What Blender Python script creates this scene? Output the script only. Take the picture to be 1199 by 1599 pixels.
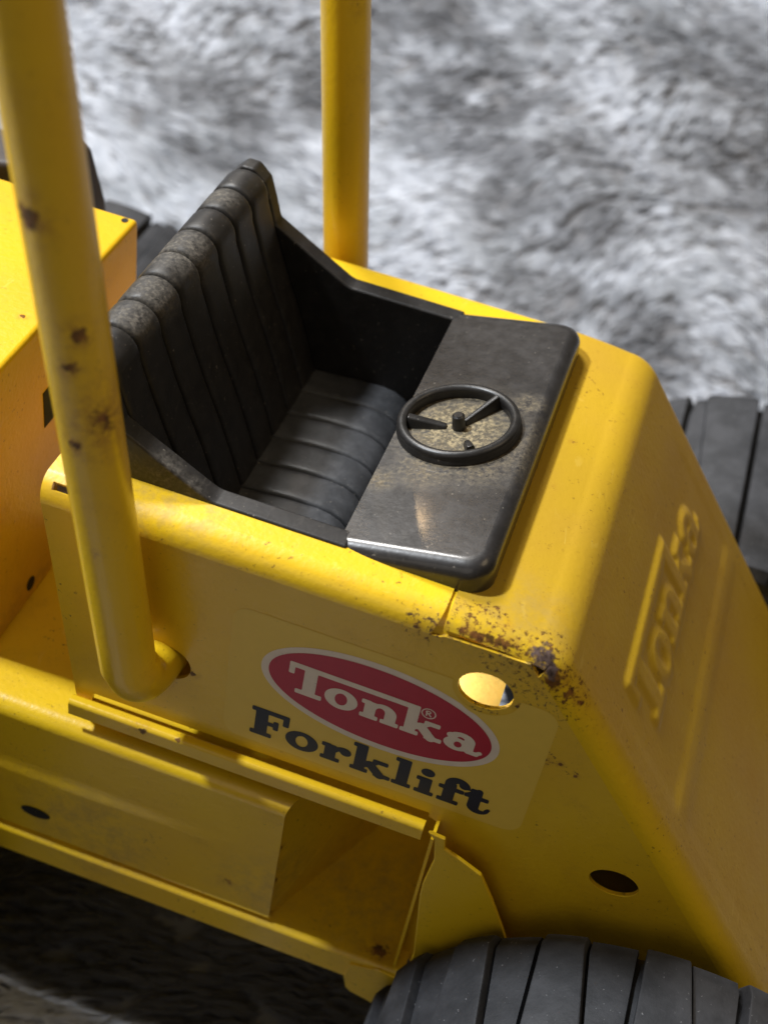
import bpy, bmesh, math
import numpy as np
from mathutils import Vector, Matrix
from mathutils.geometry import tessellate_polygon

for o in list(bpy.data.objects):
    bpy.data.objects.remove(o, do_unlink=True)
SC = bpy.context.scene
COL = SC.collection
GZ = 16.0                      # the toy is modelled in centimetres, z = 0 at its body top, 16 cm over the blanket

def W(x, y, z):
    return (x * .01, y * .01, (z + GZ) * .01)

# ------------------------------------------------------------------ camera
cd = bpy.data.cameras.new('camera')
cam = bpy.data.objects.new('camera', cd)
COL.objects.link(cam)
SC.camera = cam
RC = ((0.94205735, 0.30512684, 0.13937562), (0.30888346, -0.62697124, -0.71519094), (-0.13083945, 0.7168017, -0.6848915))
m = Matrix(((RC[0][0], -RC[1][0], -RC[2][0]), (RC[0][1], -RC[1][1], -RC[2][1]), (RC[0][2], -RC[1][2], -RC[2][2]))).to_4x4()
m.translation = Vector(W(1.3657, -14.3755, 15.5627))
cam.matrix_world = m
cd.sensor_fit = 'AUTO'
cd.sensor_width = 36
cd.lens = 47.3
cd.clip_start = .005
cd.clip_end = 50
cd.dof.use_dof = True
cd.dof.focus_distance = .235
cd.dof.aperture_fstop = 16

# ------------------------------------------------------------------ light
world = bpy.data.worlds.new('World')
SC.world = world
world.use_nodes = True
wn = world.node_tree
wn.nodes['Background'].inputs[0].default_value = (1.0, .85, .64, 1)
wn.nodes['Background'].inputs[1].default_value = .115

def area_light(name, loc, target, size, power, color, spread=180):
    ld = bpy.data.lights.new(name, 'AREA')
    ld.shape = 'DISK'
    ld.size = size
    ld.energy = power
    ld.color = color
    ld.spread = math.radians(spread)
    o = bpy.data.objects.new(name, ld)
    COL.objects.link(o)
    o.location = loc
    o.rotation_euler = (Vector(target) - Vector(loc)).to_track_quat('-Z', 'Y').to_euler()
    return o

KD = Vector((-.60, -.015, .80)).normalized()
LD = Vector((-.50, .42, .76)).normalized()
area_light('window_light', Vector((0, .045, .14)) + KD * 2.0, (0, .045, .14), .13, 60, (.90, .95, 1.0))
area_light('lamp', Vector((0, .045, .14)) + LD * 2.0, (0, .045, .14), .50, 46, (1.0, .97, .93))
area_light('bulb', Vector((-.0075, .012, .163)) + Vector((-.396, .713, .570)) * 1.3, (-.01, .03, .16), .035, .35, (1.0, .68, .36))
area_light('room_fill', (-.15, -1.3, .95), (-.02, .0, .12), 1.0, 2.0, (1.0, .91, .78))
area_light('warm_fill', (.95, .15, 1.45), (.03, .04, .12), .8, 4.6, (1.0, .76, .46))

SC.view_settings.view_transform = 'Standard'
SC.view_settings.look = 'None'
SC.view_settings.exposure = -.12
SC.view_settings.gamma = 1
SC.cycles.max_bounces = 8
SC.cycles.use_denoising = True

# ------------------------------------------------------------------ material helper
class G:
    def __init__(s, name):
        s.mat = bpy.data.materials.new(name)
        s.mat.use_nodes = True
        s.t = s.mat.node_tree
        s.b = s.t.nodes['Principled BSDF']
        g = s.t.nodes.new('ShaderNodeNewGeometry')
        a = s.vm('SCALE', g.outputs['Position'], scale=100)
        s.pos = s.vm('ADD', a, (0, 0, -GZ))      # position in centimetres on the toy
    def put(s, sock, v):
        if hasattr(v, 'is_output') or isinstance(v, bpy.types.NodeSocket):
            s.t.links.new(v, sock)
        elif v is not None:
            sock.default_value = v
    def vm(s, op, a, b=None, scale=None):
        n = s.t.nodes.new('ShaderNodeVectorMath')
        n.operation = op
        s.put(n.inputs[0], a)
        if b is not None: s.put(n.inputs[1], b)
        if scale is not None: n.inputs['Scale'].default_value = scale
        return n.outputs['Value'] if op in ('DISTANCE', 'LENGTH', 'DOT_PRODUCT') else n.outputs['Vector']
    def m(s, op, a, b=None, c=None, clamp=False):
        n = s.t.nodes.new('ShaderNodeMath')
        n.operation = op
        n.use_clamp = clamp
        for i, v in enumerate((a, b, c)):
            if v is not None: s.put(n.inputs[i], v)
        return n.outputs[0]
    def noise(s, scale, detail=3, rough=.55, vec=None, stretch=None, dist=0):
        v = vec if vec is not None else s.pos
        if stretch: v = s.vm('MULTIPLY', v, stretch)
        n = s.t.nodes.new('ShaderNodeTexNoise')
        s.put(n.inputs['Vector'], v)
        n.inputs['Scale'].default_value = scale
        n.inputs['Detail'].default_value = detail
        n.inputs['Roughness'].default_value = rough
        n.inputs['Distortion'].default_value = dist
        return n.outputs[0]
    def step(s, x, lo, hi, a=0., b=1.):
        n = s.t.nodes.new('ShaderNodeMapRange')
        n.interpolation_type = 'SMOOTHSTEP'
        s.put(n.inputs[0], x)
        n.inputs[1].default_value = lo; n.inputs[2].default_value = hi
        n.inputs[3].default_value = a; n.inputs[4].default_value = b
        return n.outputs[0]
    def mix(s, f, a, b):
        n = s.t.nodes.new('ShaderNodeMix')
        n.data_type = 'RGBA'
        s.put(n.inputs[0], f)
        for sock, v in ((n.inputs[6], a), (n.inputs[7], b)):
            s.put(sock, v if not isinstance(v, tuple) else (*v, 1))
        return n.outputs[2]
    def bump(s, h, strength, dist):
        n = s.t.nodes.new('ShaderNodeBump')
        n.inputs['Strength'].default_value = strength
        n.inputs['Distance'].default_value = dist
        s.put(n.inputs['Height'], h)
        s.t.links.new(n.outputs[0], s.b.inputs['Normal'])
    def spots(s, lst, amp=.5, sc=3.0):
        n1 = s.noise(sc, 4, .65)
        w = s.m('MULTIPLY', s.m('SUBTRACT', n1, .5), amp)
        out = None
        for (c, r) in lst:
            d = s.vm('DISTANCE', s.pos, tuple(c))
            k = s.step(s.m('ADD', s.m('DIVIDE', d, r), s.m('MULTIPLY', w, 1 / max(r, .14))), 1.2, .7)
            out = k if out is None else s.m('MAXIMUM', out, k)
        return out
    def softspots(s, lst):
        out = None
        for (c, r) in lst:
            k = s.step(s.m('DIVIDE', s.vm('DISTANCE', s.pos, tuple(c)), r), 1.5, .35)
            out = k if out is None else s.m('MAXIMUM', out, k)
        return out
    def set(s, **kw):
        names = dict(color='Base Color', rough='Roughness', metal='Metallic', spec='Specular IOR Level', coat='Coat Weight', coatr='Coat Roughness', sheen='Sheen Weight')
        for k, v in kw.items():
            s.put(s.b.inputs[names[k]], v if not isinstance(v, tuple) else (*v, 1))

YEL = (.74, .485, .010)
def paint(name, rust=(), grey=(), dust=(), specks=1.0, base=YEL, hood=False, spec=.42, coat=.18, cluster=()):
    g = G(name)
    big = g.noise(.35, 3, .5)
    col = g.mix(g.step(big, .3, .7), base, (base[0] * .94, base[1] * .90, base[2] * 1.5))
    if hood:      # near long edge blends back to the body yellow, softening the colour step
        sx = g.t.nodes.new('ShaderNodeSeparateXYZ')
        g.t.links.new(g.pos, sx.inputs[0])
        col = g.mix(g.step(sx.outputs[1], .55, -.02), col, YEL)
    grime = g.noise(1.3, 6, .7)
    col = g.mix(g.m('MULTIPLY', g.step(grime, .5, .8), .30), col, (.40, .22, .02))
    # little dark specks, thicker in some areas
    sp = g.noise(9.5, 2, .55)
    where = g.step(g.noise(.8, 2, .5), .40, .72)
    spk = g.m('MULTIPLY', g.m('MULTIPLY', g.step(sp, .64, .72), where), .8 * specks)
    fine = g.m('MULTIPLY', g.step(g.noise(20, 2, .55), .62, .74), .42 * specks)
    spk = g.m('MAXIMUM', spk, g.m('MULTIPLY', fine, g.step(grime, .45, .6)))
    col = g.mix(spk, col, (.13, .055, .012))
    scr = g.m('MULTIPLY', g.step(g.noise(3.0, 3, .6, stretch=(1, .5, 7), dist=.8), .62, .67), g.step(g.noise(.9, 2, .5), .45, .65))
    col = g.mix(g.m('MULTIPLY', scr, .16), col, (.80, .60, .16))
    rough = g.m('ADD', .24, g.m('MULTIPLY', grime, .22))
    h = g.noise(9, 3, .5)
    if dust:
        dm = g.m('MULTIPLY', g.m('MULTIPLY', g.softspots(dust), g.step(g.noise(3, 6, .75), .35, .7)), .6)
        col = g.mix(dm, col, (.36, .24, .06))
        rough = g.m('ADD', rough, g.m('MULTIPLY', dm, .3))
    if rust:
        halo = g.m('MULTIPLY', g.m('MULTIPLY', g.softspots([(c, r * 2.4) for c, r in rust]), g.step(g.noise(5, 5, .7), .38, .62)), .55)
        col = g.mix(halo, col, (.36, .17, .022))
        rm = g.spots(rust, .42, 8.5)
        rc = g.mix(g.step(g.noise(6, 4, .7), .35, .65), (.035, .014, .008), (.20, .075, .022))
        col = g.mix(g.m('MULTIPLY', rm, .92), col, rc)
        rough = g.m('ADD', rough, g.m('MULTIPLY', rm, .5), clamp=True)
        h = g.m('ADD', h, g.m('MULTIPLY', rm, g.m('MULTIPLY', g.noise(14, 4, .7), 2.5)))
    if cluster:
        cm = g.m('MULTIPLY', g.softspots(cluster), g.step(g.noise(10, 5, .78), .52, .60))
        cm = g.step(g.m('ADD', cm, g.m('MULTIPLY', g.m('SUBTRACT', g.noise(3.5, 3, .6), .5), .8)), .30, .55)
        col = g.mix(g.m('MULTIPLY', cm, .9), col, g.mix(g.step(g.noise(7, 4, .7), .35, .65), (.035, .016, .009), (.15, .06, .022)))
        rough = g.m('ADD', rough, g.m('MULTIPLY', cm, .45), clamp=True)
        h = g.m('ADD', h, g.m('MULTIPLY', cm, g.m('MULTIPLY', g.noise(14, 4, .7), 2)))
    if grey:
        gm = g.spots(grey, .55, 6.5)
        gc = g.mix(g.step(g.noise(5, 4, .7), .35, .65), (.030, .018, .014), (.15, .105, .095))
        col = g.mix(gm, col, gc)
        rough = g.m('ADD', rough, g.m('MULTIPLY', gm, .5), clamp=True)
        h = g.m('ADD', h, g.m('MULTIPLY', gm, g.m('MULTIPLY', g.noise(10, 4, .7), 6)))
    if hood:
        rough = g.m('ADD', rough, .14, clamp=True)
    g.set(color=col, rough=rough, spec=.13 if hood else spec, coat=.0 if hood else coat, coatr=.14)
    g.bump(h, .18, .0004)
    return g.mat

def plastic(name, base=(.0115, .0105, .0102), rough=.42, dust=(), dustcol=(.17, .135, .085), scuff=1.0, dust2=(), coat=0):
    g = G(name)
    n = g.noise(3.0, 6, .7)
    fib = g.noise(9, 4, .75, stretch=(1, .35, 1), dist=1.2)
    col = g.mix(g.step(n, .35, .75), base, tuple(c * 1.7 for c in base))
    sc_ = g.m('MULTIPLY', g.step(fib, .56, .74), .26 * scuff)
    col = g.mix(sc_, col, (.10, .09, .078))
    w = g.m('MULTIPLY', g.step(g.noise(13, 2, .5), .71, .76), .5 * scuff)
    col = g.mix(w, col, (.28, .25, .21))
    r = g.m('ADD', rough - .08, g.m('MULTIPLY', n, .25))
    if dust:
        dm = g.m('MULTIPLY', g.softspots(dust), g.step(g.noise(9, 5, .8), .36, .58))
        dc = g.mix(g.step(g.noise(14, 3, .7), .4, .65), tuple(c * .45 for c in dustcol), dustcol)
        col = g.mix(g.m('MULTIPLY', dm, .9), col, dc)
        r = g.m('ADD', r, g.m('MULTIPLY', dm, .4), clamp=True)
    if dust2:
        dm = g.m('MULTIPLY', g.softspots(dust2), g.step(g.noise(7, 5, .8), .30, .52), clamp=True)
        dc = g.mix(g.step(g.noise(12, 3, .7), .4, .65), (.10, .085, .06), (.36, .29, .17))
        col = g.mix(dm, col, dc)
        r = g.m('ADD', r, g.m('MULTIPLY', dm, .5), clamp=True)
    g.set(color=col, rough=r, spec=.42, coat=coat, coatr=.07)
    g.bump(g.m('ADD', g.noise(9, 4, .6), g.m('MULTIPLY', fib, .4)), .10, .0003)
    return g.mat

def plain(name, base, rough=.5, var=.15, spec=.4, sc=4):
    g = G(name)
    n = g.noise(sc, 4, .6)
    col = g.mix(n, tuple(c * (1 - var) for c in base), tuple(c * (1 + var) for c in base))
    sp = g.m('MULTIPLY', g.step(g.noise(11, 2, .5), .70, .78), .35)
    col = g.mix(sp, col, tuple(c * .35 + .01 for c in base))
    g.set(color=col, rough=rough, spec=spec)
    return g.mat

# ------------------------------------------------------------------ mesh helpers (all in centimetres)
def obj(name, verts, faces, mat, parent=None, angle=35, solid=0, wn_=True, loc=None, local=False, offset=-1):
    me = bpy.data.meshes.new(name)
    if local:
        vs = [(v[0] * .01, v[1] * .01, v[2] * .01) for v in verts]
    else:
        vs = [W(*v) for v in verts]
    me.from_pydata(vs, [], [tuple(f) for f in faces])
    me.validate()
    me.polygons.foreach_set('use_smooth', [True] * len(me.polygons))
    if angle is not None:
        me.set_sharp_from_angle(angle=math.radians(angle))
    me.materials.append(mat)
    o = bpy.data.objects.new(name, me)
    COL.objects.link(o)
    if parent: o.parent = parent
    if loc: o.location = loc
    if solid:
        md = o.modifiers.new('sheet', 'SOLIDIFY')
        md.thickness = solid * .01
        md.offset = offset
        dg = bpy.context.evaluated_depsgraph_get()
        new = bpy.data.meshes.new_from_object(o.evaluated_get(dg))
        o.modifiers.clear()
        o.data = new
        bpy.data.meshes.remove(me)
        new.name = name
        if angle is not None:
            new.set_sharp_from_angle(angle=math.radians(angle))
    if wn_:
        md = o.modifiers.new('normals', 'WEIGHTED_NORMAL')
        md.keep_sharp = True
    return o

def from_bm(name, bm, mat, parent=None, **kw):
    bm.verts.ensure_lookup_table()
    bm.verts.index_update()
    vs = [tuple(v.co) for v in bm.verts]
    fs = [[v.index for v in f.verts] for f in bm.faces]
    bm.free()
    return obj(name, vs, fs, mat, parent, **kw)

class MB:
    """a growing vertex and face list"""
    def __init__(s): s.v = []; s.f = []
    def grid(s, P, out=None, skip=None):
        nu, nv = len(P), len(P[0])
        o = len(s.v)
        for row in P: s.v.extend([tuple(map(float, p)) for p in row])
        fs = []
        for i in range(nu - 1):
            for j in range(nv - 1):
                if skip and skip(i, j): continue
                a = o + i * nv + j
                fs.append([a, a + 1, a + nv + 1, a + nv])
        s.orient(fs, out)
        return o
    def orient(s, fs, out):
        if out is not None and fs:
            tot = np.zeros(3)
            for f in fs:
                p = [np.array(s.v[i]) for i in f]
                tot += np.cross(p[1] - p[0], p[2] - p[0])
            if tot @ np.array(out) < 0: fs = [f[::-1] for f in fs]
        s.f.extend(fs)
    def poly(s, loops, out=None):
        """loops of 3D points: outline, then holes"""
        o = len(s.v)
        for l in loops: s.v.extend([tuple(map(float, p)) for p in l])
        tri = tessellate_polygon([[Vector(p) for p in l] for l in loops])
        fs = []
        for t in tri:
            p = [np.array(s.v[o + i]) for i in t]
            n = np.cross(p[1] - p[0], p[2] - p[0])
            f = [o + i for i in t]
            if out is not None and n @ np.array(out) < 0: f = f[::-1]
            fs.append(f)
        s.f.extend(fs)
    def mirror(s, yc):
        n = len(s.v)
        s.v += [(x, 2 * yc - y, z) for x, y, z in s.v]
        s.f += [[i + n for i in f[::-1]] for f in s.f]
    def weld(s, d=1e-4):
        bm = bmesh.new()
        vs = [bm.verts.new(v) for v in s.v]
        for f in s.f:
            try: bm.faces.new([vs[i] for i in f])
            except ValueError: pass
        bmesh.ops.remove_doubles(bm, verts=bm.verts, dist=d)
        bm.verts.index_update()
        s.v = [tuple(v.co) for v in bm.verts]
        s.f = [[v.index for v in f.verts] for f in bm.faces]
        bm.free()
        return s
    def obj(s, name, mat, parent=None, **kw):
        return obj(name, s.v, s.f, mat, parent, **kw)

def prism(outline, axis, a, b):
    """outline of 2D points pushed along an axis; returns a bmesh"""
    bm = bmesh.new()
    def P(p, t): return {'y': (p[0], t, p[1]), 'x': (t, p[0], p[1]), 'z': (p[0], p[1], t)}[axis]
    lo = [bm.verts.new(P(p, a)) for p in outline]
    hi = [bm.verts.new(P(p, b)) for p in outline]
    bm.faces.new(lo); bm.faces.new(hi[::-1])
    n = len(outline)
    for i in range(n):
        bm.faces.new((lo[i], hi[i], hi[(i + 1) % n], lo[(i + 1) % n]))
    bmesh.ops.recalc_face_normals(bm, faces=bm.faces)
    return bm

def bevel(bm, w, seg=3, sel=None):
    es = [e for e in bm.edges if (sel is None or sel(e)) and e.calc_face_angle(0) > .15]
    bmesh.ops.bevel(bm, geom=es, offset=w, segments=seg, profile=.5, affect='EDGES', clamp_overlap=True)
    return bm

def box(x0, x1, y0, y1, z0, z1, w=.05, seg=3):
    return bevel(prism([(x0, y0), (x1, y0), (x1, y1), (x0, y1)], 'z', z0, z1), w, seg)

def tube(path, r, seg=28, cap=True):
    path = [np.array(p, float) for p in path]
    mb = MB()
    t0 = path[1] - path[0]; t0 /= np.linalg.norm(t0)
    ref = np.array([1., 0, 0]) if abs(t0[0]) < .8 else np.array([0, 1., 0])
    u = np.cross(t0, ref); u /= np.linalg.norm(u)
    rows = []
    for i, p in enumerate(path):
        a = path[max(i - 1, 0)]; b = path[min(i + 1, len(path) - 1)]
        t = (b - a) / np.linalg.norm(b - a)
        u = u - t * (u @ t); u /= np.linalg.norm(u)
        v = np.cross(t, u)
        rr = r(i / (len(path) - 1)) if callable(r) else r
        rows.append([p + rr * (math.cos(k) * u + math.sin(k) * v) for k in np.linspace(0, 2 * math.pi, seg + 1)])
    mb.grid(rows)
    if cap:
        for row in (rows[0], rows[-1]):
            o = len(mb.v)
            mb.v += [tuple(p) for p in row[:-1]]
            mb.f.append(list(range(o, o + seg)))
    mb.weld()
    bm = bmesh.new()
    vs = [bm.verts.new(v) for v in mb.v]
    for f in mb.f:
        try: bm.faces.new([vs[i] for i in f])
        except ValueError: pass
    bmesh.ops.recalc_face_normals(bm, faces=bm.faces)
    return bm

def arc(c, r, a0, a1, n):
    return [(c[0] + r * math.cos(math.radians(a)), c[1] + r * math.sin(math.radians(a))) for a in np.linspace(a0, a1, n)]

def sm(x, a, b):
    t = np.clip((np.asarray(x, float) - a) / (b - a), 0, 1)
    return t * t * (3 - 2 * t)

# ------------------------------------------------------------------ slab letters as distance fields
def sb(x0, x1, y0, y1, r=.02):
    def f(x, y):
        cx, cy, hx, hy = (x0 + x1) / 2, (y0 + y1) / 2, (x1 - x0) / 2 - r, (y1 - y0) / 2 - r
        dx, dy = np.abs(x - cx) - hx, np.abs(y - cy) - hy
        return np.hypot(np.maximum(dx, 0), np.maximum(dy, 0)) + np.minimum(np.maximum(dx, dy), 0) - r
    return f
def el(cx, cy, rx, ry):
    return lambda x, y: (np.hypot((x - cx) / rx, (y - cy) / ry) - 1) * min(rx, ry)
def seg(x0, y0, x1, y1, w):
    def f(x, y):
        dx, dy = x1 - x0, y1 - y0
        t = np.clip(((x - x0) * dx + (y - y0) * dy) / (dx * dx + dy * dy), 0, 1)
        return np.hypot(x - x0 - t * dx, y - y0 - t * dy) - w / 2
    return f
def U(*fs): return lambda x, y: np.minimum.reduce([f(x, y) for f in fs])
def D(a, *bs): return lambda x, y: np.maximum.reduce([a(x, y)] + [-b(x, y) for b in bs])
def I(*fs): return lambda x, y: np.maximum.reduce([f(x, y) for f in fs])
def S(f, dx, dy=0, k=1.): return lambda x, y: f((x - dx) / k, (y - dy) / k) * k

def g_o(rx=.36, ry=.335): return D(el(rx, .3, rx, ry), el(rx, .3, rx * .42, ry * .66))
def g_n():
    return U(sb(.08, .32, 0, .58), sb(0, .40, 0, .12), sb(0, .2, .48, .6), sb(.56, .80, 0, .38), sb(.48, .88, 0, .12),
             I(D(el(.50, .34, .30, .28), el(.44, .34, .12, .15)), sb(.2, 1, .33, .9)))
def g_k(h=1.0):
    return U(sb(.08, .32, 0, h), sb(0, .40, 0, .12), sb(0, .2, h - .12, h), seg(.34, .27, .62, .54, .10), sb(.50, .84, .48, .6),
             seg(.44, .36, .70, .06, .22), sb(.56, .94, 0, .12))
def g_a():
    return U(D(el(.28, .19, .28, .21), el(.31, .19, .10, .115)), sb(.42, .66, .06, .42, .05),
             I(D(el(.36, .38, .30, .24), el(.34, .36, .12, .13)), sb(0, 1, .38, .9)), el(.14, .44, .11, .09), sb(.5, .80, 0, .12, .05), seg(.74, .06, .82, .14, .09))
def g_F():
    return U(sb(.10, .38, 0, 1), sb(0, .50, 0, .13), sb(0, .88, .87, 1), sb(.76, .88, .62, 1), sb(.3, .62, .45, .57), sb(.54, .64, .36, .66), sb(0, .2, .87, 1))
def g_r():
    return U(sb(.08, .33, 0, .58), sb(0, .44, 0, .12), sb(0, .2, .48, .6), el(.56, .47, .125, .125), I(D(el(.52, .36, .26, .25), el(.50, .28, .17, .2)), sb(.2, .6, .38, .9)))
def g_l(): return U(sb(.09, .34, 0, 1), sb(0, .43, 0, .12), sb(0, .2, .88, 1))
def g_i(): return U(sb(.09, .34, 0, .6), sb(0, .43, 0, .12), sb(0, .2, .48, .6), el(.21, .82, .145, .13))
def g_f():
    return U(sb(.12, .37, 0, .75), sb(.02, .50, 0, .12), sb(0, .56, .48, .6), I(D(el(.40, .73, .28, .27), el(.44, .70, .12, .14)), sb(0, .7, .72, 1.1)), el(.55, .80, .115, .115))
def g_t():
    return U(sb(.12, .37, .15, .82), sb(0, .54, .48, .6), seg(.08, .56, .30, .80, .12), I(D(el(.37, .2, .25, .22), el(.46, .24, .13, .13)), sb(0, .62, -.1, .22)), seg(.56, .16, .60, .22, .07))
def word_logo():
    T = U(sb(.22, .50, 0, 1), sb(.06, .66, 0, .13), sb(-.14, 2.80, .86, 1), sb(-.14, -.03, .62, 1))
    return U(T, S(g_o(.37), .74), S(g_n(), 1.58), S(g_k(), 2.52), S(g_a(), 3.52))
def word_fork():
    return U(S(g_F(), 0), S(g_o(.38), .86), S(g_r(), 1.72), S(g_k(), 2.44), S(g_l(), 3.44), S(g_i(), 3.98), S(g_f(), 4.50), S(g_t(), 5.10))

def contour(f, x0, x1, y0, y1, h):
    """flat mesh of the region f < 0"""
    nx, ny = int((x1 - x0) / h) + 1, int((y1 - y0) / h) + 1
    X, Y = np.meshgrid(np.linspace(x0, x1, nx), np.linspace(y0, y1, ny), indexing='ij')
    F = f(X, Y)
    F[np.abs(F) < 1e-9] = 1e-9
    V, FA, key = [], [], {}
    def vid(k, p):
        if k not in key:
            key[k] = len(V); V.append(p)
        return key[k]
    ins = F < 0
    anyc = ins[:-1, :-1] | ins[1:, :-1] | ins[1:, 1:] | ins[:-1, 1:]
    for i, j in zip(*np.nonzero(anyc)):
        c = [(i, j), (i + 1, j), (i + 1, j + 1), (i, j + 1)]
        poly = []
        for q in range(4):
            a, b = c[q], c[(q + 1) % 4]
            fa, fb = F[a], F[b]
            if fa < 0: poly.append(vid(a, (X[a], Y[a])))
            if (fa < 0) != (fb < 0):
                t = fa / (fa - fb)
                poly.append(vid((min(a, b), max(a, b)), (X[a] + t * (X[b] - X[a]), Y[a] + t * (Y[b] - Y[a]))))
        if len(poly) > 2: FA.append(poly)
    return V, FA

# ================================================================== the blanket
rng = np.random.default_rng(5)
def vnoise(x, y, s, seed):
    r = np.random.default_rng(seed)
    g = r.random((256, 256))
    x = np.asarray(x) / s + 1000; y = np.asarray(y) / s + 1000
    xi, yi = np.floor(x).astype(int), np.floor(y).astype(int)
    fx, fy = x - xi, y - yi
    fx, fy = fx * fx * (3 - 2 * fx), fy * fy * (3 - 2 * fy)
    A = lambda a, b: g[a % 256, b % 256]
    return (A(xi, yi) * (1 - fx) + A(xi + 1, yi) * fx) * (1 - fy) + (A(xi, yi + 1) * (1 - fx) + A(xi + 1, yi + 1) * fx) * fy
def ground(x, y):
    x = np.asarray(x, float); y = np.asarray(y, float)
    rise = np.maximum(0, y - 20)
    z = -16.0 - .9 + .30 * rise * rise / (rise + 14)
    damp = np.clip((y - 10) / 12, .15, 1)
    z = z + damp * (2.6 * (vnoise(x, y, 13, 1) - .5) + 1.2 * (vnoise(x + .5 * y, y, 5, 2) - .5)) + .5 * (vnoise(x, y, 2.5, 3) - .5)
    return z

blanket_g = G('blanket_backing')
bn = blanket_g.noise(.9, 4, .6)
blanket_g.set(color=blanket_g.mix(bn, (.10, .10, .105), (.22, .22, .23)), rough=.95, spec=.1)
fur_g = G('plush_pile')
n1 = fur_g.noise(.16, 3, .55, stretch=(1, 1.25, 1), dist=.6)
n2 = fur_g.noise(1.1, 3, .6)
fc = fur_g.mix(fur_g.step(n1, .34, .56), (.33, .35, .385), (.50, .525, .58))
FOLD_SHADE = [((-12.3, 46, -11.5), 4.0), ((-10.0, 44, -12), 4.0), ((-7.8, 41.9, -12.6), 4.2), ((-4.8, 38.5, -13), 4.2), ((-2.2, 36, -13.5), 3.2), ((1.5, 48.5, -10), 4.2), ((4.4, 43, -12), 4.2), ((-2.3, 33.4, -14.7), 2.6),
         ((-15, 41.8, -13.7), 2.6), ((2.1, 32, -15), 2.4), ((-19.1, 37.3, -14.2), 4)]
dk = fur_g.m('MULTIPLY', fur_g.softspots(FOLD_SHADE), fur_g.step(fur_g.noise(.5, 4, .6, dist=.5), .28, .56))
fc = fur_g.mix(fur_g.m('MULTIPLY', dk, .9), fc, (.13, .134, .147))  # shade of the blanket's folds put into the pile colour
fc = fur_g.mix(fur_g.m('MULTIPLY', fur_g.step(n2, .40, .70), .28), fc, fur_g.mix(dk, (.69, .715, .77), (.30, .31, .335)))
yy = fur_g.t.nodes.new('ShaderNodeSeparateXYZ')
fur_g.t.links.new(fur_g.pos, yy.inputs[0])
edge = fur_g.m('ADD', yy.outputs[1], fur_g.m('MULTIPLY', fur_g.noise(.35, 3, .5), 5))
fc = fur_g.mix(fur_g.step(edge, 8.5, 5.5), fc, fur_g.mix(n2, (.045, .044, .047), (.10, .10, .105)))  # toy's shade on the blanket painted in as charcoal pile
fc = fur_g.mix(fur_g.m('MULTIPLY', fur_g.step(yy.outputs[1], -.25, -.75), fur_g.step(yy.outputs[0], -1.5, -3.5)), fc, (.50, .53, .60))  # lit patch beside the toy painted in as pale pile
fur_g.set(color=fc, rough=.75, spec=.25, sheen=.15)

xs = np.linspace(-62, 46, 109); ys = np.linspace(-30, 84, 115)
GXm, GYm = np.meshgrid(xs, ys, indexing='ij')
GZm = ground(GXm, GYm)
mb = MB()
mb.grid([[(GXm[i, j], GYm[i, j], GZm[i, j]) for j in range(len(ys))] for i in range(len(xs))], out=(0, 0, 1))
blanket = mb.obj('blanket', blanket_g.mat, angle=None, wn_=False)
blanket['label'] = 'grey and white mottled plush blanket lying under the yellow toy'
blanket['category'] = 'blanket'

def make_pile():
    N = 78000
    cx = rng.uniform(-60, 44, N); cy = rng.uniform(-28, 82, N)
    keep = ((cx > -46) & (cx < 32) & (cy > -6)) | (rng.random(N) < .3)
    cx, cy = cx[keep], cy[keep]
    N = len(cx)
    K, Pn = 6, 5
    ang = 3.45 + 1.5 * (vnoise(cx, cy, 11, 11) - .5) + .7 * (vnoise(cx, cy, 4.5, 12) - .5) + rng.normal(0, .10, N)
    L = rng.uniform(.8, 1.45, N) * (.75 + .5 * vnoise(cx, cy, 4, 13))
    lift = rng.uniform(.12, .30, N) * (.6 + .8 * vnoise(cx, cy, 2.6, 14))
    t = np.linspace(0, 1, Pn)
    rx = cx[:, None] + rng.normal(0, .15, (N, K)); ry = cy[:, None] + rng.normal(0, .15, (N, K))
    dx, dy = np.cos(ang), np.sin(ang)
    conv = (t ** 1.0) * .62
    spread = rng.normal(0, .05, (N, K, 2))
    Ls = L[:, None] * rng.uniform(.8, 1.15, (N, K))
    prog = t - .12 * t * t
    X = rx[..., None] * (1 - conv) + cx[:, None, None] * conv + (dx[:, None] * Ls)[..., None] * prog + spread[..., 0:1] * t
    Y = ry[..., None] * (1 - conv) + cy[:, None, None] * conv + (dy[:, None] * Ls)[..., None] * prog + spread[..., 1:2] * t
    curl = np.sin(t * 3.0 + rng.uniform(0, 6, (N, 1, 1))) * .05
    X = X - dy[:, None, None] * curl; Y = Y + dx[:, None, None] * curl
    up = (np.sin(t * 2.0)) * (lift[:, None] * rng.uniform(.85, 1.15, (N, K)))[..., None]
    Z = ground(X, Y) + up - .05
    pts = np.stack([X * .01, Y * .01, (Z + GZ) * .01], -1).reshape(-1, 3).astype(np.float32)
    hc = bpy.data.hair_curves.new('pile')
    hc.add_curves([Pn] * (N * K))
    hc.attributes['position'].data.foreach_set('vector', pts.ravel())
    ra = hc.attributes.get('radius') or hc.attributes.new('radius', 'FLOAT', 'POINT')
    rr = np.tile(np.array([.05, .05, .046, .036, .014]) * .01, N * K).astype(np.float32)
    ra.data.foreach_set('value', rr)
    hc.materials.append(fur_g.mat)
    o = bpy.data.objects.new('pile', hc)
    COL.objects.link(o)
    o.parent = blanket
    o['kind'] = 'stuff'
    return o
make_pile()

# ================================================================== the toy
toy = bpy.data.objects.new('toy_forklift', None)
COL.objects.link(toy)
toy['label'] = 'yellow metal toy forklift with black seat and worn rusty paint'
toy['category'] = 'toy forklift'

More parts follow.
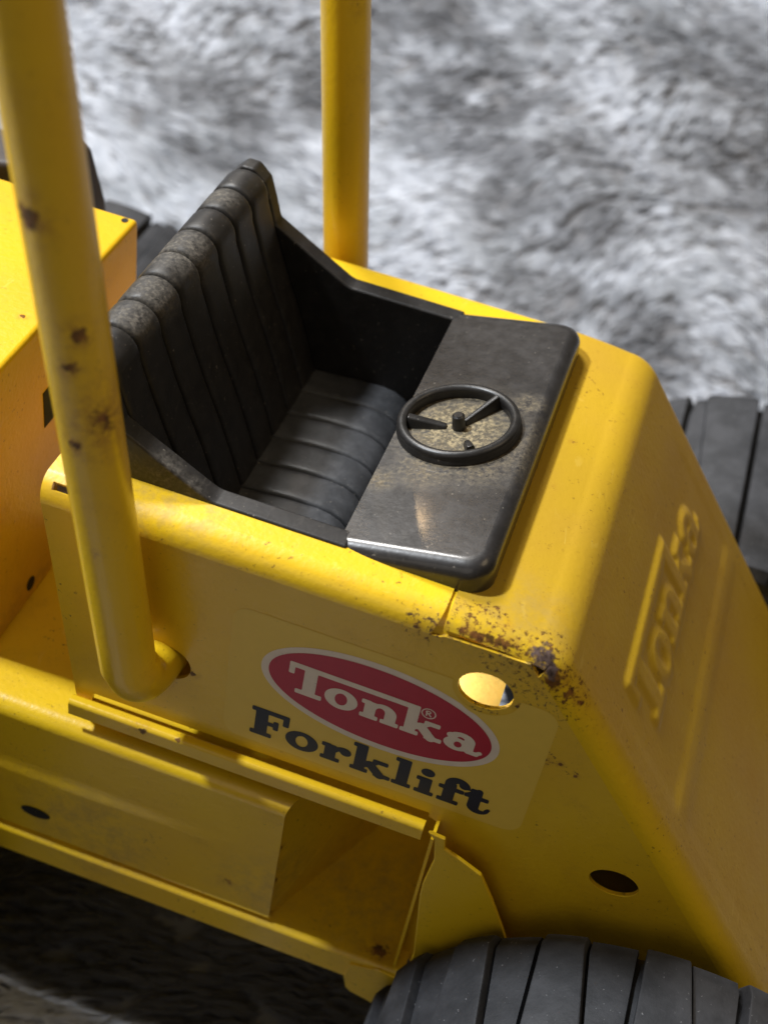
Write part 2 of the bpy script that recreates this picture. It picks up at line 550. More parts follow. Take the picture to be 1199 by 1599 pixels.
# ---- hood profile: flat top, rolled fold, slope
SL = math.atan(1.27)
RB = .85
xi = 1.90                      # where the flat and the slope would meet
tl = RB * math.tan(SL / 2)
DZ = .05 * (xi - tl - .05) ** 2
def prof(s):
    """point and outward normal on the hood at length s from x = .05"""
    L0 = xi - tl - .05
    if s < L0: return np.array([.05 + s, -.05 * s * s]), np.array([.10 * s, 1.]) / math.hypot(.10 * s, 1.)
    s -= L0
    if s < RB * SL:
        a = s / RB
        return np.array([xi - tl + RB * math.sin(a), -RB * (1 - math.cos(a)) - DZ]), np.array([math.sin(a), math.cos(a)])
    s -= RB * SL
    p0 = np.array([xi - tl + RB * math.sin(SL), -RB * (1 - math.cos(SL)) - DZ])
    return p0 + s * np.array([math.cos(SL), -math.sin(SL)]), np.array([math.sin(SL), math.cos(SL)])
S0 = xi - tl - .05 + RB * SL     # slope starts
S1 = S0 + 9.6
R0 = .42                        # rounding of the body's long edges
logo = word_logo()

def relief(s, y):
    """raised lettering and pressed panels on the slope"""
    k = s - S0
    ridge = 4.35
    a = sm(y, .75, 1.10) * sm(y, 8.25, 7.9)
    up = sm(k, .8, 2.1) * sm(k, ridge - .05, ridge - .38) * a
    dn = sm(k, ridge + .12, ridge + .5) * a
    h = -.018 * up - .013 * dn + .006 * np.exp(-((k - ridge - .05) / .30) ** 2) * sm(y, .7, 1.2) * sm(y, 8.3, 7.8)
    # letters read along +y, their tops towards the seat
    sc = 1.27
    u = (y - 1.72) / sc; v = (2.92 - k) / sc
    d = (logo(u, v) - .045) * sc
    h = h + .056 * sm(d, .12, -.11) 
    return h

svals = np.concatenate([np.linspace(0, S0, 44)[:-1], np.linspace(S0, S0 + 4.9, 130)[:-1], np.linspace(S0 + 4.9, S1, 60)])
yv = np.concatenate([np.linspace(R0, 9 - R0, 190)])
RUST = [((1.95, -.0, -.55), .15), ((2.25, 0, -.78), .13), ((2.5, .1, -.95), .08), ((.03, .05, -.3), .07), ((-.4, .02, -.35), .05), ((.95, .35, 0), .06),
        ((2.2, 0, -2.45), .08), ((2.5, 0, -2.45), .04), ((2.8, 0, -2.62), .04), ((1.52, 0, -1.4), .05), ((-4.1, 0, -3.45), .06), ((1.0, 5.3, 0), .04), ((.95, 3.9, 0), .035), ((4.5, 1.3, -3.2), .06), ((.1, 8.9, -.05), .06)]
CLUST = [((1.75, .1, -.35), .62), ((2.2, .0, -.8), .55), ((1.2, .1, -.12), .38), ((.75, .1, -.12), .34), ((.3, .1, -.12), .34), ((1.0, .0, -.5), .35), ((1.6, 0, -.8), .40), ((1.95, 0, -1.35), .45), ((.15, .3, 0), .30), ((.6, .45, 0), .35), ((-.3, 0, -.3), .35),
         ((2.25, 0, -2.4), .20), ((2.7, 0, -2.55), .15), ((4.5, 1.3, -3.2), .16), ((1.0, 0, -1.85), .30)]
RUST += [((x, .06 + .02 * math.sin(9 * x), -.17), .085) for x in (.35, .5, .63, .78, .92, 1.05, 1.18, 1.3, 1.42)] + [((1.55, .1, -.1), .12), ((1.9, .05, -.42), .14)]
GREY = [((1.66, .08, -.2), .21), ((1.84, .04, -.38), .16)]
DUST = [((1.2, .6, 0), 1.0), ((-5, .5, 0), .8), ((-4.3, .5, -.05), .6), ((.4, .3, -.1), .6), ((-6.4, .4, -.1), .5)]
paint_shell = paint('yellow_paint_body', rust=RUST, grey=GREY, dust=DUST, cluster=CLUST)

paint_hood = paint('yellow_paint_hood', rust=RUST, grey=GREY, dust=DUST, cluster=CLUST, base=(.47, .295, .016), hood=True)  # duller base: grime plus dimmer light on the hood, put into colour
mb = MB()
# near half: ledge with its rounded edge
xl = np.concatenate([[-7.02, -6.97, -6.90, -6.84], np.linspace(-6.74, -6.36, 5), np.linspace(-6.2, -.02, 40)])
th = np.linspace(0, 90, 10)
sec = [(1.02, 0.), (.7, 0.)] + [(R0 - R0 * math.sin(math.radians(a)), -R0 + R0 * math.cos(math.radians(a))) for a in th]
def rear_x(z): return -7.02 + .115 * (-z)
def ledge_pt(x, q):
    y, z = q
    if x < -6.8: x = x + .115 * (-z)
    if x > -.15: x = x + .30 * z
    return (x, y, z)
P = [[ledge_pt(x, q) for q in sec] for x in xl]
mb.grid(P, out=(0, -1, 1), skip=lambda i, j: (-6.87 < xl[i] < -6.40) and sec[j][0] < .24 and sec[j + 1][0] > .07)
edge_low = [p[-1] for p in P]                               # y = 0, z = -R0
# corner roll of the hood (its near end is split open along the top)
hood_low = []
rows_top, rows_full = [], []
for s in svals:
    p, n = prof(s)
    c = p - R0 * n
    x_here = p[0]
    full = x_here > 1.86
    mx = 90 if full else 66
    row = []
    for a in np.linspace(0, mx, 9):
        ca, sa = math.cos(math.radians(a)), math.sin(math.radians(a))
        q = c + R0 * ca * n
        row.append((q[0], R0 - R0 * sa, q[1]))
    (rows_full if full else rows_top).append(row)
    if full: hood_low.append(row[-1])
hb = MB()
hb.grid(rows_top, out=(0, -1, 1))
hb.grid([rows_top[-1], rows_full[0]], out=(0, -1, 1), skip=lambda i, j: j > 5)
hb.grid(rows_full, out=(0, -1, 1))
hb.mirror(4.5)
# flat side with its holes
def ring(cx, cz, rx, rz, n=28):
    return [(cx + rx * math.cos(t), 0, cz + rz * math.sin(t)) for t in np.linspace(0, 2 * math.pi, n, endpoint=False)]
outline = list(edge_low)
outline += [(.02, 0, -.40), (.10, 0, -.36), (.8, 0, -.345), (1.50, 0, -.345)]
outline += hood_low
outline += [(7.6, 0, -10.2), (.80, 0, -10.2), (.80, 0, -5.5), (.80, 0, -5.2), (.64, 0, -5.12), (.62, 0, -5.02),
            (-6.05, 0, -5.02), (-6.09, 0, -5.28), (-6.40, 0, -5.32)]
holes = [ring(.96, -1.30, .47, .42), ring(4.14, -5.15, .45, .35), ring(-4.66, -3.36, .52, .44)]
mb.poly([outline] + holes, out=(0, -1, 0))
mb.mirror(4.5)
# the hood sheet, rear strip and rear wall
rows = []
for s in svals:
    p, n = prof(s)
    h = relief(np.full_like(yv, s), yv) if s > S0 else np.zeros_like(yv)
    rows.append([(p[0] + n[0] * hh, y, p[1] + n[1] * hh) for y, hh in zip(yv, h)])
hb.grid(rows, out=(.5, 0, 1))
hood = hb.weld(2e-3).obj('hood', paint_hood, toy, angle=38, solid=.055)
mb.grid([[(-7.02, y, 0) for y in (1.02, 4.5, 7.98)], [(-6.5, y, 0) for y in (1.02, 4.5, 7.98)]], out=(0, 0, 1))
mb.grid([[(-6.94, y, -.05) for y in (.3, 4.5, 8.7)], [(-6.34, y, -5.3) for y in (.3, 4.5, 8.7)]], out=(-1, 0, 0))
mb.weld(2e-3)
shell = mb.obj('body_shell', paint_shell, toy, angle=38, solid=.085)

paint_plain = paint('yellow_paint')
paint_low = paint('yellow_paint_chassis', dust=[((-2, -.3, -8.9), 1.2), ((-6, -.3, -9), 1.5), ((0, 1, -9.8), 1.5)],
                  rust=[((.45, -.2, -9.95), .16), ((.2, -.3, -10.0), .08), ((-1.95, -.3, -8.6), .07), ((-1.93, -.3, -7.4), .06), ((-2.9, -.36, -9.0), .1)])
paint_rail = paint('yellow_paint_rail', rust=[((-4.9, -.3, -5.2), .07), ((-4.2, -.3, -5.12), .05)])

st = MB()
st.grid([[(x, y + .05, z - .05) for y, z in sec[1:]] for x in np.linspace(-.4, .30, 6)], out=(0, -1, 1))
st.obj('seam_tab', paint_plain, toy, solid=.04)

# ---- side rail under the near side
def strip(name, sec, x0, x1, mat, out=(0, -1, 0), solid=.06, nx=12):
    b = MB()
    b.grid([[(x, y, z) for y, z in sec] for x in np.linspace(x0, x1, nx)], out=out)
    return b.obj(name, mat, toy, solid=solid, angle=50)
rail_sec = [(.35, -5.27), (.02, -5.27), (-.05, -5.25), (-.09, -5.13), (-.13, -5.10), (-.22, -5.10)] + [(-.22 + .09 * math.cos(math.radians(a)) - .0, -5.19 + .09 * math.sin(math.radians(a))) for a in np.linspace(90, 180, 6)] + [(-.315, -5.46)]
rail = strip('side_rail', rail_sec, -6.42, .62, paint_rail)
strip('side_rail', [(9 - y, z) for y, z in rail_sec], -6.42, .62, paint_rail, out=(0, 1, 0))

# ---- chassis: side tank, base plate with turned lip, bracket, inner walls
tank_sec = [(4.5, -5.80), (.25, -5.80), (.05, -5.80)] + [(-.11 + .32 * math.cos(math.radians(a)), -6.12 + .32 * math.sin(math.radians(a))) for a in np.linspace(90, 180, 9)] + \
           [(-.43, -7.35), (-.435, -7.5), (-.455, -7.62), (-.48, -7.72), (-.49, -7.85), (-.49, -9.70), (-.47, -9.745), (-.38, -9.76), (-.38, -9.895)]
tb = MB()
def tx(y): return -1.93 + (y + .45) * .495
xt = np.concatenate([np.linspace(-17, -2.3, 50), [None] * 1])
rows = []
for k in np.linspace(0, 1, 60):
    row = []
    for y, z in tank_sec:
        x = -17 + k * (tx(max(y, -.44)) + 17)
        if y < -.435 and z > -9.72: y = y + (-.435 - y) * float(sm(x, -6.5, -2.6))
        row.append((x, y, z))
    rows.append(row)
hx, hz = -7.15, -8.98
tb.grid(rows, out=(0, -1, 0))
tb.poly([[(x - .07, y + .04, z - .03) for x, y, z in rows[-1]] + [(tx(4.5) - .07, 4.54, -9.895)]], out=(1, -.4, 0))
tank = tb.weld().obj('side_tank', paint_low, toy, angle=40, solid=.05)
hm = plain('hole_dark', (.012, .010, .006), .8)
def disc(name, c, rx, rz, axis, mat, parent, depth=.3):
    """a pressed hole: short open cup set into the face"""
    b = MB()
    rows = []
    for (k, d) in ((1.10, -.006), (1.0, -.010), (.97, .0), (.97, depth)):
        r_ = []
        for t in np.linspace(0, 2 * math.pi, 25):
            if axis == 'y': r_.append((c[0] + k * rx * math.cos(t), c[1] + d, c[2] + k * rz * math.sin(t)))
            elif axis == 'x': r_.append((c[0] - d, c[1] + k * rx * math.cos(t), c[2] + k * rz * math.sin(t)))
            else: r_.append((c[0] + k * rx * math.cos(t), c[1] + k * rz * math.sin(t), c[2] - d))
        rows.append(r_)
    b.grid(rows[2:])
    return b, rows
def dimple(name, c, rx, rz, axis, parent):
    b = MB()
    rows = []
    for (k, d) in ((1.0, .012), (.9, .010), (.55, .004), (.03, .003)):
        r_ = []
        for t in np.linspace(0, 2 * math.pi, 25):
            a_, b_ = k * rx * math.cos(t), k * rz * math.sin(t)
            r_.append({'y': (c[0] + a_, c[1] - d, c[2] + b_), 'x': (c[0] + d, c[1] + a_, c[2] + b_), 'z': (c[0] + a_, c[1] + b_, c[2] + d)}[axis])
        rows.append(r_)
    b.grid(rows, out={'y': (0, -1, 0), 'x': (1, 0, 0), 'z': (0, 0, 1)}[axis])
    return b.obj(name, hm, parent, wn_=False)
dimple('bolt_hole', (hx, -.492, hz), .33, .17, 'y', tank)

base_sec = [(8.6, -9.90), (2.0, -9.90), (-.44, -9.90)] + [(-.44 + .12 * math.cos(math.radians(a)), -10.02 + .12 * math.sin(math.radians(a))) for a in np.linspace(90, 180, 7)] + [(-.56, -10.25), (-.565, -10.70)]
base = strip('base_plate', base_sec, -17, 1.05, paint_low, nx=30, solid=.07)
from_bm('base_tab', bevel(prism([(-.10, -10.70), (-.02, -11.05), (.10, -11.16), (.80, -11.36), (.98, -11.0), (.98, -10.0), (.6, -9.92), (.25, -10.02), (-.05, -10.1)], 'y', -.62, -.54), .025, 2), paint_low, toy)
from_bm('fender_bracket', bevel(prism([(.72, -4.86), (1.06, -4.90), (1.10, -5.20), (1.42, -5.34), (1.87, -5.59), (2.22, -6.25), (2.59, -7.05), (2.97, -8.01), (3.3, -9.5), (3.3, -11.4), (1.0, -11.4), (1.13, -9.03), (.91, -6.91), (.90, -6.44), (.97, -5.62), (.88, -5.02)], 'y', -.52, -.43), .03, 2), paint_low, toy)
ib = MB()
ib.grid([[(.80, y, z) for z in (-5.15, -9.9)] for y in (-.43, 3.4)], out=(-1, 0, 0))
ib.grid([[(x, 3.3, z) for z in (-5.2, -9.9)] for x in (-.6, .9)], out=(0, -1, 0))
ib.obj('inner_wall', paint_low, toy, solid=.06)

# ---- rear engine housing, its slot and holes, deck marks
eng_m = paint('yellow_paint_engine', dust=[((-9.4, 1.3, .6), .7), ((-9.6, 2.2, .6), .4), ((-8.6, 1.5, -5.7), .7), ((-8.5, 2.6, -5.6), .5)], rust=[((-8.62, 5.0, -.9), .06), ((-9.0, 3.2, .6), .05)], specks=.6, base=(.66, .40, .010), spec=.12, coat=0)
eng = from_bm('engine_housing', bevel(prism([(-17, .6), (-8.6, .6), (-8.6, 7.14), (-17, 7.14)], 'z', -5.78, .60), .10, 4), eng_m, toy)
dimple('rivet_hole', (-8.82, 6.96, .60), .07, .08, 'z', eng)
dimple('bolt_hole', (-8.6, 2.25, -5.35), .16, .17, 'x', eng)
from_bm('slot', bevel(prism([(-8.66, 3.08), (-8.585, 3.08), (-8.585, 3.6), (-8.66, 3.6)], 'z', -1.80, -.95), .01, 1), hm, eng)
from_bm('mast_base', bevel(prism([(-14.2, -.9), (-13.6, -.15), (-11.45, .30), (-11.05, .12), (-10.72, -1.1), (-10.6, -2.5), (-10.9, -8), (-14.2, -8)], 'y', 8.4, 10.0), .14, 4),
        plastic('mast_black', (.03, .022, .018), .5), toy)

# ---- roll bar
rb_paint = paint('yellow_paint_bar', specks=.5,
    rust=[((-5.10, -1.20, 2.85), .33), ((-4.95, -1.1, 3.15), .20), ((-5.62, -1.15, 2.38), .14), ((-5.58, -1.2, 4.28), .13), ((-5.72, -1.2, 3.75), .10), ((-6.22, -1.2, 5.98), .17), ((-5.2, -1.1, 4.45), .10), ((-5.36, -1.2, .25), .06), ((-4.85, -1.1, 2.3), .06),
          ((-5.1, 9.32, 5.05), .12), ((-5.62, -1.1, 2.05), .08)])
RT = .485
def leg(xb, ys, zb, sgn):
    up = np.array([-.128, 0, 1.])
    top = np.array([xb - .128 * 16, ys, 16.])
    pts = [top + (np.array([xb - .128 * (zb + .62), ys, zb + .62]) - top) * t for t in np.linspace(0, 1, 24)]
    for a in np.linspace(12, 90, 8):
        r_ = .62
        pts.append(np.array([xb - .128 * zb + .10 * (a / 90), ys + sgn * r_ * (1 - math.cos(math.radians(a))), zb + r_ - r_ * math.sin(math.radians(a))]))
    e = pts[-1]
    for d in (.3, .7, 1.1): pts.append(e + np.array([.08 * d, sgn * d, 0]))
    return pts
near = leg(-5.34, -.78, -3.36, 1)
far_ = leg(-5.02, 9.78, -3.36, -1)
c1, c2 = near[0], far_[0]
bridge = [c1 + np.array([-.15 * math.sin(a), 1.2 * (1 - math.cos(a)), 1.2 * math.sin(a)]) for a in np.linspace(.2, math.pi / 2, 6)]
bridge2 = [c2 + np.array([-.15 * math.sin(a), -1.2 * (1 - math.cos(a)), 1.2 * math.sin(a)]) for a in np.linspace(math.pi / 2, .2, 6)]
path = near[::-1] + bridge + bridge2 + far_
from_bm('roll_bar', tube(path, RT, 32), rb_paint, toy, wn_=False, angle=60)

# ---- black seat moulding
seat_m = plastic('black_plastic_seat', dust=[((-6.5, 3.2, 2.05), .55), ((-6.6, 4.6, 2.05), .7), ((-6.5, 2.4, 2.0), .4), ((-6.7, 6.6, 2.05), .35), ((-5.2, .8, .3), .35), ((-4.7, .8, .1), .25), ((-5.8, .8, .3), .3)], dustcol=(.13, .115, .095))
WING = [(-6.98, -.25), (-7.06, 1.45), (-6.97, 1.82), (-6.74, 2.05), (-6.50, 2.05), (-6.24, 1.82), (-6.10, 1.42), (-5.96, .98), (-4.36, .09), (-4.24, .05), (-1.9, .05), (-1.9, -2.7), (-5.6, -2.7), (-6.4, -.25)]
seat = from_bm('seat', bevel(prism(WING, 'y', 7.80, 8.20), .05, 3), seat_m, toy)
from_bm('seat_wing', bevel(prism(WING, 'y', .80, 1.20), .05, 3), seat_m, seat)
NR = 8
RW = 6.6 / NR
def roll_mesh(path, bulge, width, fill=.962):
    """one padded roll: path in x, z, width along y"""
    pts = [np.array(p) for p in path]
    nn = []
    for i in range(len(pts)):
        t = pts[min(i + 1, len(pts) - 1)] - pts[max(i - 1, 0)]
        t /= np.linalg.norm(t)
        nn.append(np.array([-t[1], t[0]]))
    v = np.array([-1, -.985, -.96, -.92, -.85, -.7, -.4, 0, .4, .7, .85, .92, .96, .985, 1])
    rows = []
    for p, n in zip(pts, nn):
        rows.append([(p[0] + n[0] * bulge * ((1 - abs(a) ** 13) - .6) , a * width / 2 * fill, p[1] + n[1] * bulge * ((1 - abs(a) ** 13) - .6)) for a in v])
    return rows
bpath = [(-4.62, -2.5), (-4.80, -2.1), (-5.0, -1.5), (-5.3, -.7), (-5.6, .0), (-5.88, .72), (-6.14, 1.48)] + arc((-6.60, 1.58), .44, 12, 172, 12) + [(-7.04, 1.2), (-7.0, .3), (-6.96, -.2)]
cpath = [(-4.95, -2.22), (-4.4, -2.18), (-3.8, -2.12), (-3.2, -2.10), (-2.95, -2.14), (-2.72, -2.25), (-2.52, -2.45), (-2.36, -2.75), (-2.3, -2.95)]
cush_m = plastic('black_plastic_cushion_lit', (.038, .039, .042), .36)  # paler than the seat plastic: lit band on the cushion put into colour
def rolls(name, path, bulge, flip):
    b = MB()
    b.grid(roll_mesh(path, bulge, RW, .962 if 'back' in name else .985), out=flip)
    first = obj(name, b.v, b.f, seat_m if 'back' in name else cush_m, seat, angle=60, wn_=False, local=True)
    for k in range(NR):
        o = first if k == 0 else first.copy()
        if k: COL.objects.link(o); o.parent = seat
        o.location = (0, (1.2 + RW * (k + .5)) * .01, GZ * .01)
rolls('backrest_roll', bpath[::-1], .085, (1, 0, .3))
rolls('cushion_roll', cpath, .06, (0, 0, 1))
cv = MB()
cv.grid([[(p[0] - .06, y, p[1] - .09) for y in (1.0, 8.0)] for p in cpath], out=(0, 0, 1))
cv.grid([[(-4.72, y, -2.5) for y in (1.0, 8.0)], [(-6.15, y, 1.2) for y in (1.0, 8.0)], [(-6.6, y, 1.88) for y in (1.0, 8.0)], [(-6.9, y, .9) for y in (1.0, 8.0)], [(-6.9, y, -.2) for y in (1.0, 8.0)]], out=(1, 0, .2))
cv.grid([[(x, y, -2.72) for y in (1.0, 8.0)] for x in (-3.2, -2.0)], out=(0, 0, 1))
cv.obj('seat_backing', seat_m, seat, angle=30)

# ---- dashboard and steering wheel
dash_m = plastic('black_plastic_dash', (.017, .0158, .0158), .30, dust=[((-1.0, 4.3, .3), 1.15), ((-.6, 3.95, .33), 1.1), ((-1.25, 3.1, .25), .55), ((-.4, 3.3, .4), .5), ((-1.9, 2.6, .05), .3), ((.0, 5.3, .5), .3)], dust2=[((-1.0, 4.32, .3), .78)], coat=.35)
def dash_ring(inset, drop):
    """plan outline pulled in at the ends and the front, following the sloping top"""
    y0, y1, xf = .74 + inset, 8.26 - inset, .52 - inset
    r = max(.46 - inset * .6, .08)
    pts = [(-2.06, y1), (-2.06, 5.8), (-2.06, 3.2), (-2.06, y0)]
    pts += [(x, y0) for x in np.linspace(-1.9, xf - r - .05, 8)] + arc((xf - r, y0 + r), r, -90, 0, 10)
    pts += [(xf, y) for y in np.linspace(y0 + r + .1, y1 - r - .1, 6)] + arc((xf - r, y1 - r), r, 0, 90, 10)
    pts += [(x, y1) for x in np.linspace(xf - r - .05, -1.9, 8)]
    return [(x, y, .03 + .2237 * (min(x, .3) + 2.06) - drop) for x, y in pts]
RV = .29
rings = [[(x, y, -2.9 if x < -1.6 else -.9) for x, y, z in dash_ring(-.04, .2)], [(x + .0, y, z) for x, y, z in dash_ring(-.03, .62)]]
rings += [dash_ring(RV * (1 - math.cos(math.radians(a))), RV * (1 - math.sin(math.radians(a)))) for a in np.linspace(0, 90, 11)]
db = MB()
db.grid([r_ + r_[:1] for r_ in rings])
db.poly([rings[-1]], out=(0, 0, 1))
bm = bmesh.new()
vs = [bm.verts.new(v) for v in db.v]
for f in db.f:
    try: bm.faces.new([vs[i] for i in f])
    except ValueError: pass
bmesh.ops.remove_doubles(bm, verts=bm.verts, dist=1e-4)
bmesh.ops.recalc_face_normals(bm, faces=bm.faces)
dash = from_bm('dashboard', bm, dash_m, toy, angle=40)

th_ = math.atan(.2237)
WC = np.array([-1.0, 4.32, .03 + .2237 * 1.06])
ux, un = np.array([math.cos(th_), 0, math.sin(th_)]), np.array([-math.sin(th_), 0, math.cos(th_)])
def wp(u, v, h): return WC + u * ux + np.array([0, v, 0]) + h * un
wheel_m = plastic('black_plastic_wheel', (.014, .013, .0125), .33, scuff=.6)
def lathe_on(profile, n=56):
    b = MB()
    b.grid([[wp(r * math.cos(t), r * math.sin(t), h) for t in np.linspace(0, 2 * math.pi, n + 1)] for r, h in profile])
    b.weld()
    bm = bmesh.new(); vs = [bm.verts.new(v) for v in b.v]
    for f in b.f:
        try: bm.faces.new([vs[i] for i in f])
        except ValueError: pass
    bmesh.ops.recalc_face_normals(bm, faces=bm.faces)
    return bm
sw = from_bm('steering_wheel', lathe_on([(1.12, -.08), (1.13, .05), (1.11, .09)] + [(1.02 + .092 * math.cos(math.radians(a)), .155 + .085 * math.sin(math.radians(a))) for a in np.linspace(-20, 190, 12)] + [(.935, .04), (.94, -.08), (1.12, -.08)]), wheel_m, toy, wn_=False, angle=60)
from_bm('hub', lathe_on([(.001, .30), (.08, .30), (.115, .27), (.125, -.05), (.001, -.05), (.001, .30)], 20), wheel_m, sw, wn_=False)
def spoke(ang, r0, r1, h0, h1, w):
    d = np.array([math.cos(math.radians(ang)), math.sin(math.radians(ang))]); q = np.array([-d[1], d[0]])
    bm = bmesh.new()
    vs = []
    for r, h, ww in ((r0, h0, w * .75), (r1, h1, w)):
        for sgn, hh in ((-1, -.06), (1, -.06), (.55, h), (-.55, h)):
            p = d * r + q * sgn * ww
            vs.append(bm.verts.new(wp(p[0], p[1], hh)))
    for f in ((0, 1, 2, 3), (7, 6, 5, 4), (0, 4, 5, 1), (1, 5, 6, 2), (2, 6, 7, 3), (3, 7, 4, 0)): bm.faces.new([vs[i] for i in f])
    bmesh.ops.recalc_face_normals(bm, faces=bm.faces)
    return bevel(bm, .03, 2)
for a in ((56, .12, .95, .10, .26, .10), (186, .22, .92, .06, .22, .14), (-58, .48, .74, .08, .12, .12)):
    from_bm('spoke', spoke(*a), wheel_m, sw)

# ---- decal on the near side
def flat(name, f, bounds, h, y, mat, parent, kx=1., ky=1., ox=0., oz=0., rot=0.):
    V, F = contour(f, *bounds, h)
    cr, sr = math.cos(rot), math.sin(rot)
    vs = [(ox + (a * kx) * cr - (b * ky) * sr, y, oz + (a * kx) * sr + (b * ky) * cr) for a, b in V]
    b = MB(); b.v = vs
    b.orient(F, (0, -1, 0))
    return b.obj(name, mat, parent, wn_=False, angle=None)
film = D(sb(-3.45, 2.25, -4.72, -1.26, .34), el(.98, -1.30, .58, .54))
decal = flat('decal', film, (-3.6, 2.4, -4.8, -1.1), .03, -.006, plain('decal_film', (.74, .51, .065), .38, .06), toy)
rot = math.radians(-3.2)
white_m = plain('decal_white', (.74, .64, .53), .42, .12)
red_m = plain('decal_red', (.42, .012, .028), .36, .10)
navy_m = plain('decal_navy', (.012, .013, .022), .45, .15)
oc = (-.69, -2.60)
flat('decal_oval_border', D(el(0, 0, 2.17, 1.09), lambda x, y: el(.98, -1.30, .60, .55)(x + oc[0], y + oc[1])), (-2.3, 2.3, -1.2, 1.2), .03, -.011, white_m, decal, ox=oc[0], oz=oc[1], rot=rot)
flat('decal_oval', D(el(0, 0, 2.03, .95), lambda x, y: el(.98, -1.30, .62, .57)(x + oc[0], y + oc[1])), (-2.3, 2.3, -1.2, 1.2), .03, -.016, red_m, decal, ox=oc[0], oz=oc[1], rot=rot)
flat('decal_lettering', lambda x, y: logo(x, y) - .012, (-.3, 4.5, -.15, 1.1), .022, -.021, white_m, decal, kx=.785, ky=.76, ox=-2.24, oz=-2.93, rot=math.radians(-.8))
flat('decal_mark', U(D(el(0, 0, .13, .13), el(0, 0, .108, .108)), sb(-.05, -.022, -.07, .07, .003), D(el(-.01, .035, .05, .04), el(-.01, .035, .025, .018)), seg(-.005, 0, .045, -.062, .026)),
     (-.15, .15, -.15, .15), .008, -.021, white_m, decal, ox=.16, oz=-2.30)
flat('decal_lettering', lambda x, y, f=word_fork(): f(x, y) - .014, (-.1, 5.9, -.15, 1.1), .022, -.013, navy_m, decal, kx=.795, ky=.76, ox=-2.92, oz=-4.47, rot=math.radians(-.5))

# ---- plate seen through the upper hole
bk = MB()
bk.grid([[(x, .75, z) for z in (-.5, -3.5)] for x in (-1.5, 1.23)], out=(0, -1, 0))  # plate cut short so its end stands in for a shadow edge
bk.obj('inner_bracket', paint('yellow_paint_inner_lit', base=(.84, .66, .14), specks=.4), toy, solid=.05)  # paler yellow than the body: brightness of the lit inside put into colour

ld = bpy.data.lights.new('added_inner_spot', 'SPOT')  # added spot inside the body to brighten the plate behind the hole
ld.energy = .045; ld.color = (1, .95, .80); ld.spot_size = math.radians(58); ld.spot_blend = .1; ld.shadow_soft_size = .001
lo = bpy.data.objects.new('added_inner_spot', ld); COL.objects.link(lo)
lo.location = W(-.7, .22, -2.3)
lo.rotation_euler = Vector((1.6, .53, .30)).to_track_quat('-Z', 'Y').to_euler()

ax = MB()
ax.grid([[(x, y, -7.6) for y in (.3, 8.7)] for x in (1.6, 7.4)], out=(0, 0, 1))
ax.obj('axle_housing', plain('dark_steel', (.16, .16, .17), .5), toy, solid=.08)
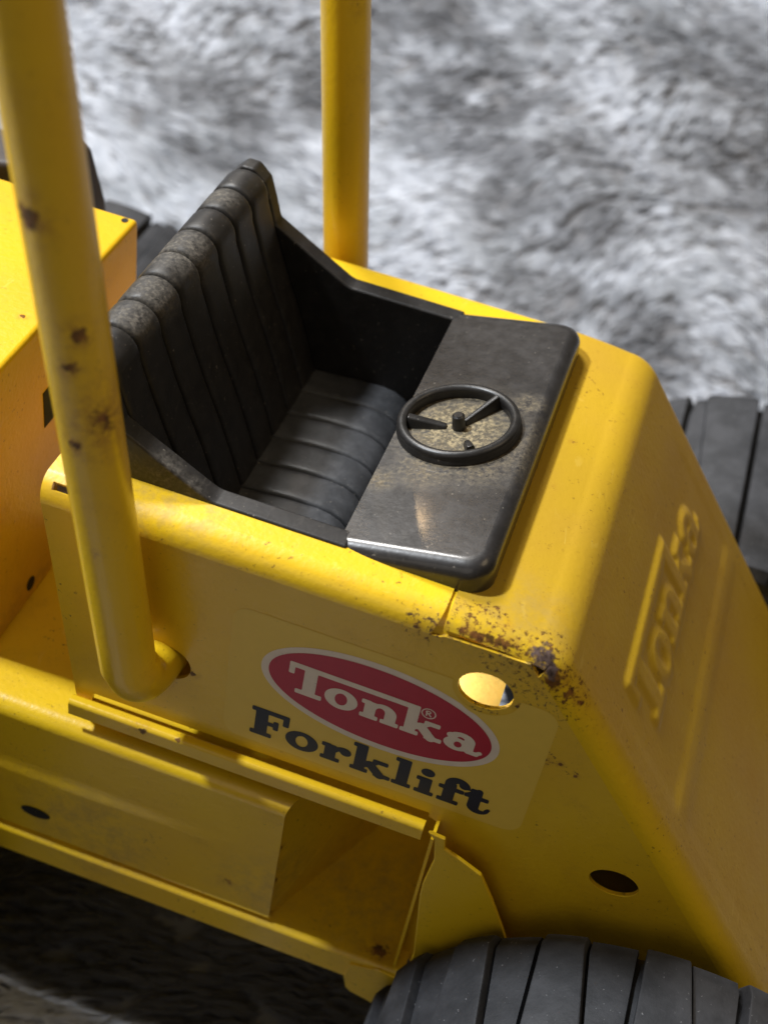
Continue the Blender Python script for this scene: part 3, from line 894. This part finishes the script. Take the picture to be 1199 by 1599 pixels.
# ---- wheels
rub = G('tyre_rubber')
tn = rub.noise(1.2, 5, .65)
tcol = rub.mix(rub.step(tn, .35, .7), (.015, .016, .019), (.036, .037, .042))
tcol = rub.mix(rub.m('MULTIPLY', rub.step(rub.noise(16, 2, .5), .71, .76), .6), tcol, (.26, .26, .27))
rub.set(color=tcol, rough=.62, spec=.4)
rub.bump(rub.noise(14, 4, .7), .2, .0004)
TW, TR = 6.8, 5.08
def make_wheel():
    w = bpy.data.objects.new('wheel', None)
    COL.objects.link(w); w.parent = toy
    pr = [(0, 2.6), (.0, 3.0), (.0, 4.3), (.10, 4.75), (.38, 5.0), (.8, TR), (TW - .8, TR), (TW - .38, 5.0), (TW - .1, 4.75), (TW, 4.3), (TW, 3.0), (TW, 2.6), (0, 2.6)]
    b = MB()
    b.grid([[(r * math.cos(t), y, r * math.sin(t)) for t in np.linspace(0, 2 * math.pi, 73)] for y, r in pr])
    b.weld()
    bm = bmesh.new(); vs = [bm.verts.new(v) for v in b.v]
    for f in b.f: bm.faces.new([vs[i] for i in f])
    bmesh.ops.recalc_face_normals(bm, faces=bm.faces)
    from_bm('tyre', bm, rub.mat, w, local=True, angle=50)
    b = MB()
    b.grid([[(r * math.cos(t), y, r * math.sin(t)) for t in np.linspace(0, 2 * math.pi, 49)] for y, r in [(.3, 2.62), (.3, 2.2), (1.2, 2.0), (1.2, .4), (.6, .4), (.6, .01)]], out=(0, -1, 0))
    o = b.obj('rim', paint_plain, w, local=True, angle=40, solid=.05)
    def block(h, edges):
        bm = bmesh.new()
        rows = []
        for y, a0, a1, dr in edges:
            r_ = []
            for a in np.linspace(a0, a1, 5):
                t = math.radians(90 - a)
                r_.append((t, y, dr))
            rows.append(r_)
        top = [[bm.verts.new(((TR + h - dr) * math.cos(t), y, (TR + h - dr) * math.sin(t))) for t, y, dr in r_] for r_ in rows]
        bot = [[bm.verts.new(((TR - .3) * math.cos(t), y, (TR - .3) * math.sin(t))) for t, y, dr in r_] for r_ in rows]
        n = len(rows)
        for i in range(n - 1):
            for j in range(4):
                bm.faces.new((top[i][j], top[i][j + 1], top[i + 1][j + 1], top[i + 1][j]))
            bm.faces.new((top[i][0], top[i + 1][0], bot[i + 1][0], bot[i][0]))
            bm.faces.new((top[i][4], bot[i][4], bot[i + 1][4], top[i + 1][4]))
        for i in (0, n - 1):
            for j in range(4):
                bm.faces.new((top[i][j], bot[i][j], bot[i][j + 1], top[i][j + 1]))
        bmesh.ops.recalc_face_normals(bm, faces=bm.faces)
        return bevel(bm, .05, 2, lambda e: e.calc_face_angle(0) > .7)
    # angles in degrees along the rolling direction; the lug widens outward
    lug = [(.02, -4.6, 4.0, .55), (.14, -4.6, 4.0, .16), (.42, -4.7, 4.0, .0), (2.65, -8.0, 4.0, -.04), (TW - .42, -10.6, 4.0, .0), (TW - .14, -10.8, 4.0, .16), (TW - .02, -10.8, 4.0, .55)]
    low = [(.02, 5.6, 14.8, .5), (.14, 5.6, 14.8, .12), (.42, 5.6, 14.7, .0), (2.65, 5.6, 11.6, -.02), (TW - .42, 5.6, 9.0, .0), (TW - .14, 5.6, 8.8, .12), (TW - .02, 5.6, 8.8, .5)]
    for name, h, e in (('tread_lug', .30, lug), ('tread_block', .13, low)):
        first = from_bm(name, block(h, e), rub.mat, w, local=True, angle=40)
        for k in range(18):
            o = first if k == 0 else first.copy()
            if k: COL.objects.link(o); o.parent = w
            o.rotation_euler = (0, math.radians(20 * k + 7), 0)
    return w
w0 = make_wheel()
def copy_wheel(src):
    c = src.copy(); COL.objects.link(c)
    for ch in src.children:
        d = ch.copy(); COL.objects.link(d); d.parent = c
    return c
# near ones are turned half round about z so that their inner edge faces the body
spots_ = [(6.0, -.66, math.pi), (-13.4, -.62, math.pi), (6.0, 9.66, 0), (-13.4, 9.62, 0)]
for k, (x, y, rz) in enumerate(spots_):
    w = w0 if k == 0 else copy_wheel(w0)
    w.location = W(x, y, -10.62)
    w.rotation_euler = (0, 0, rz)
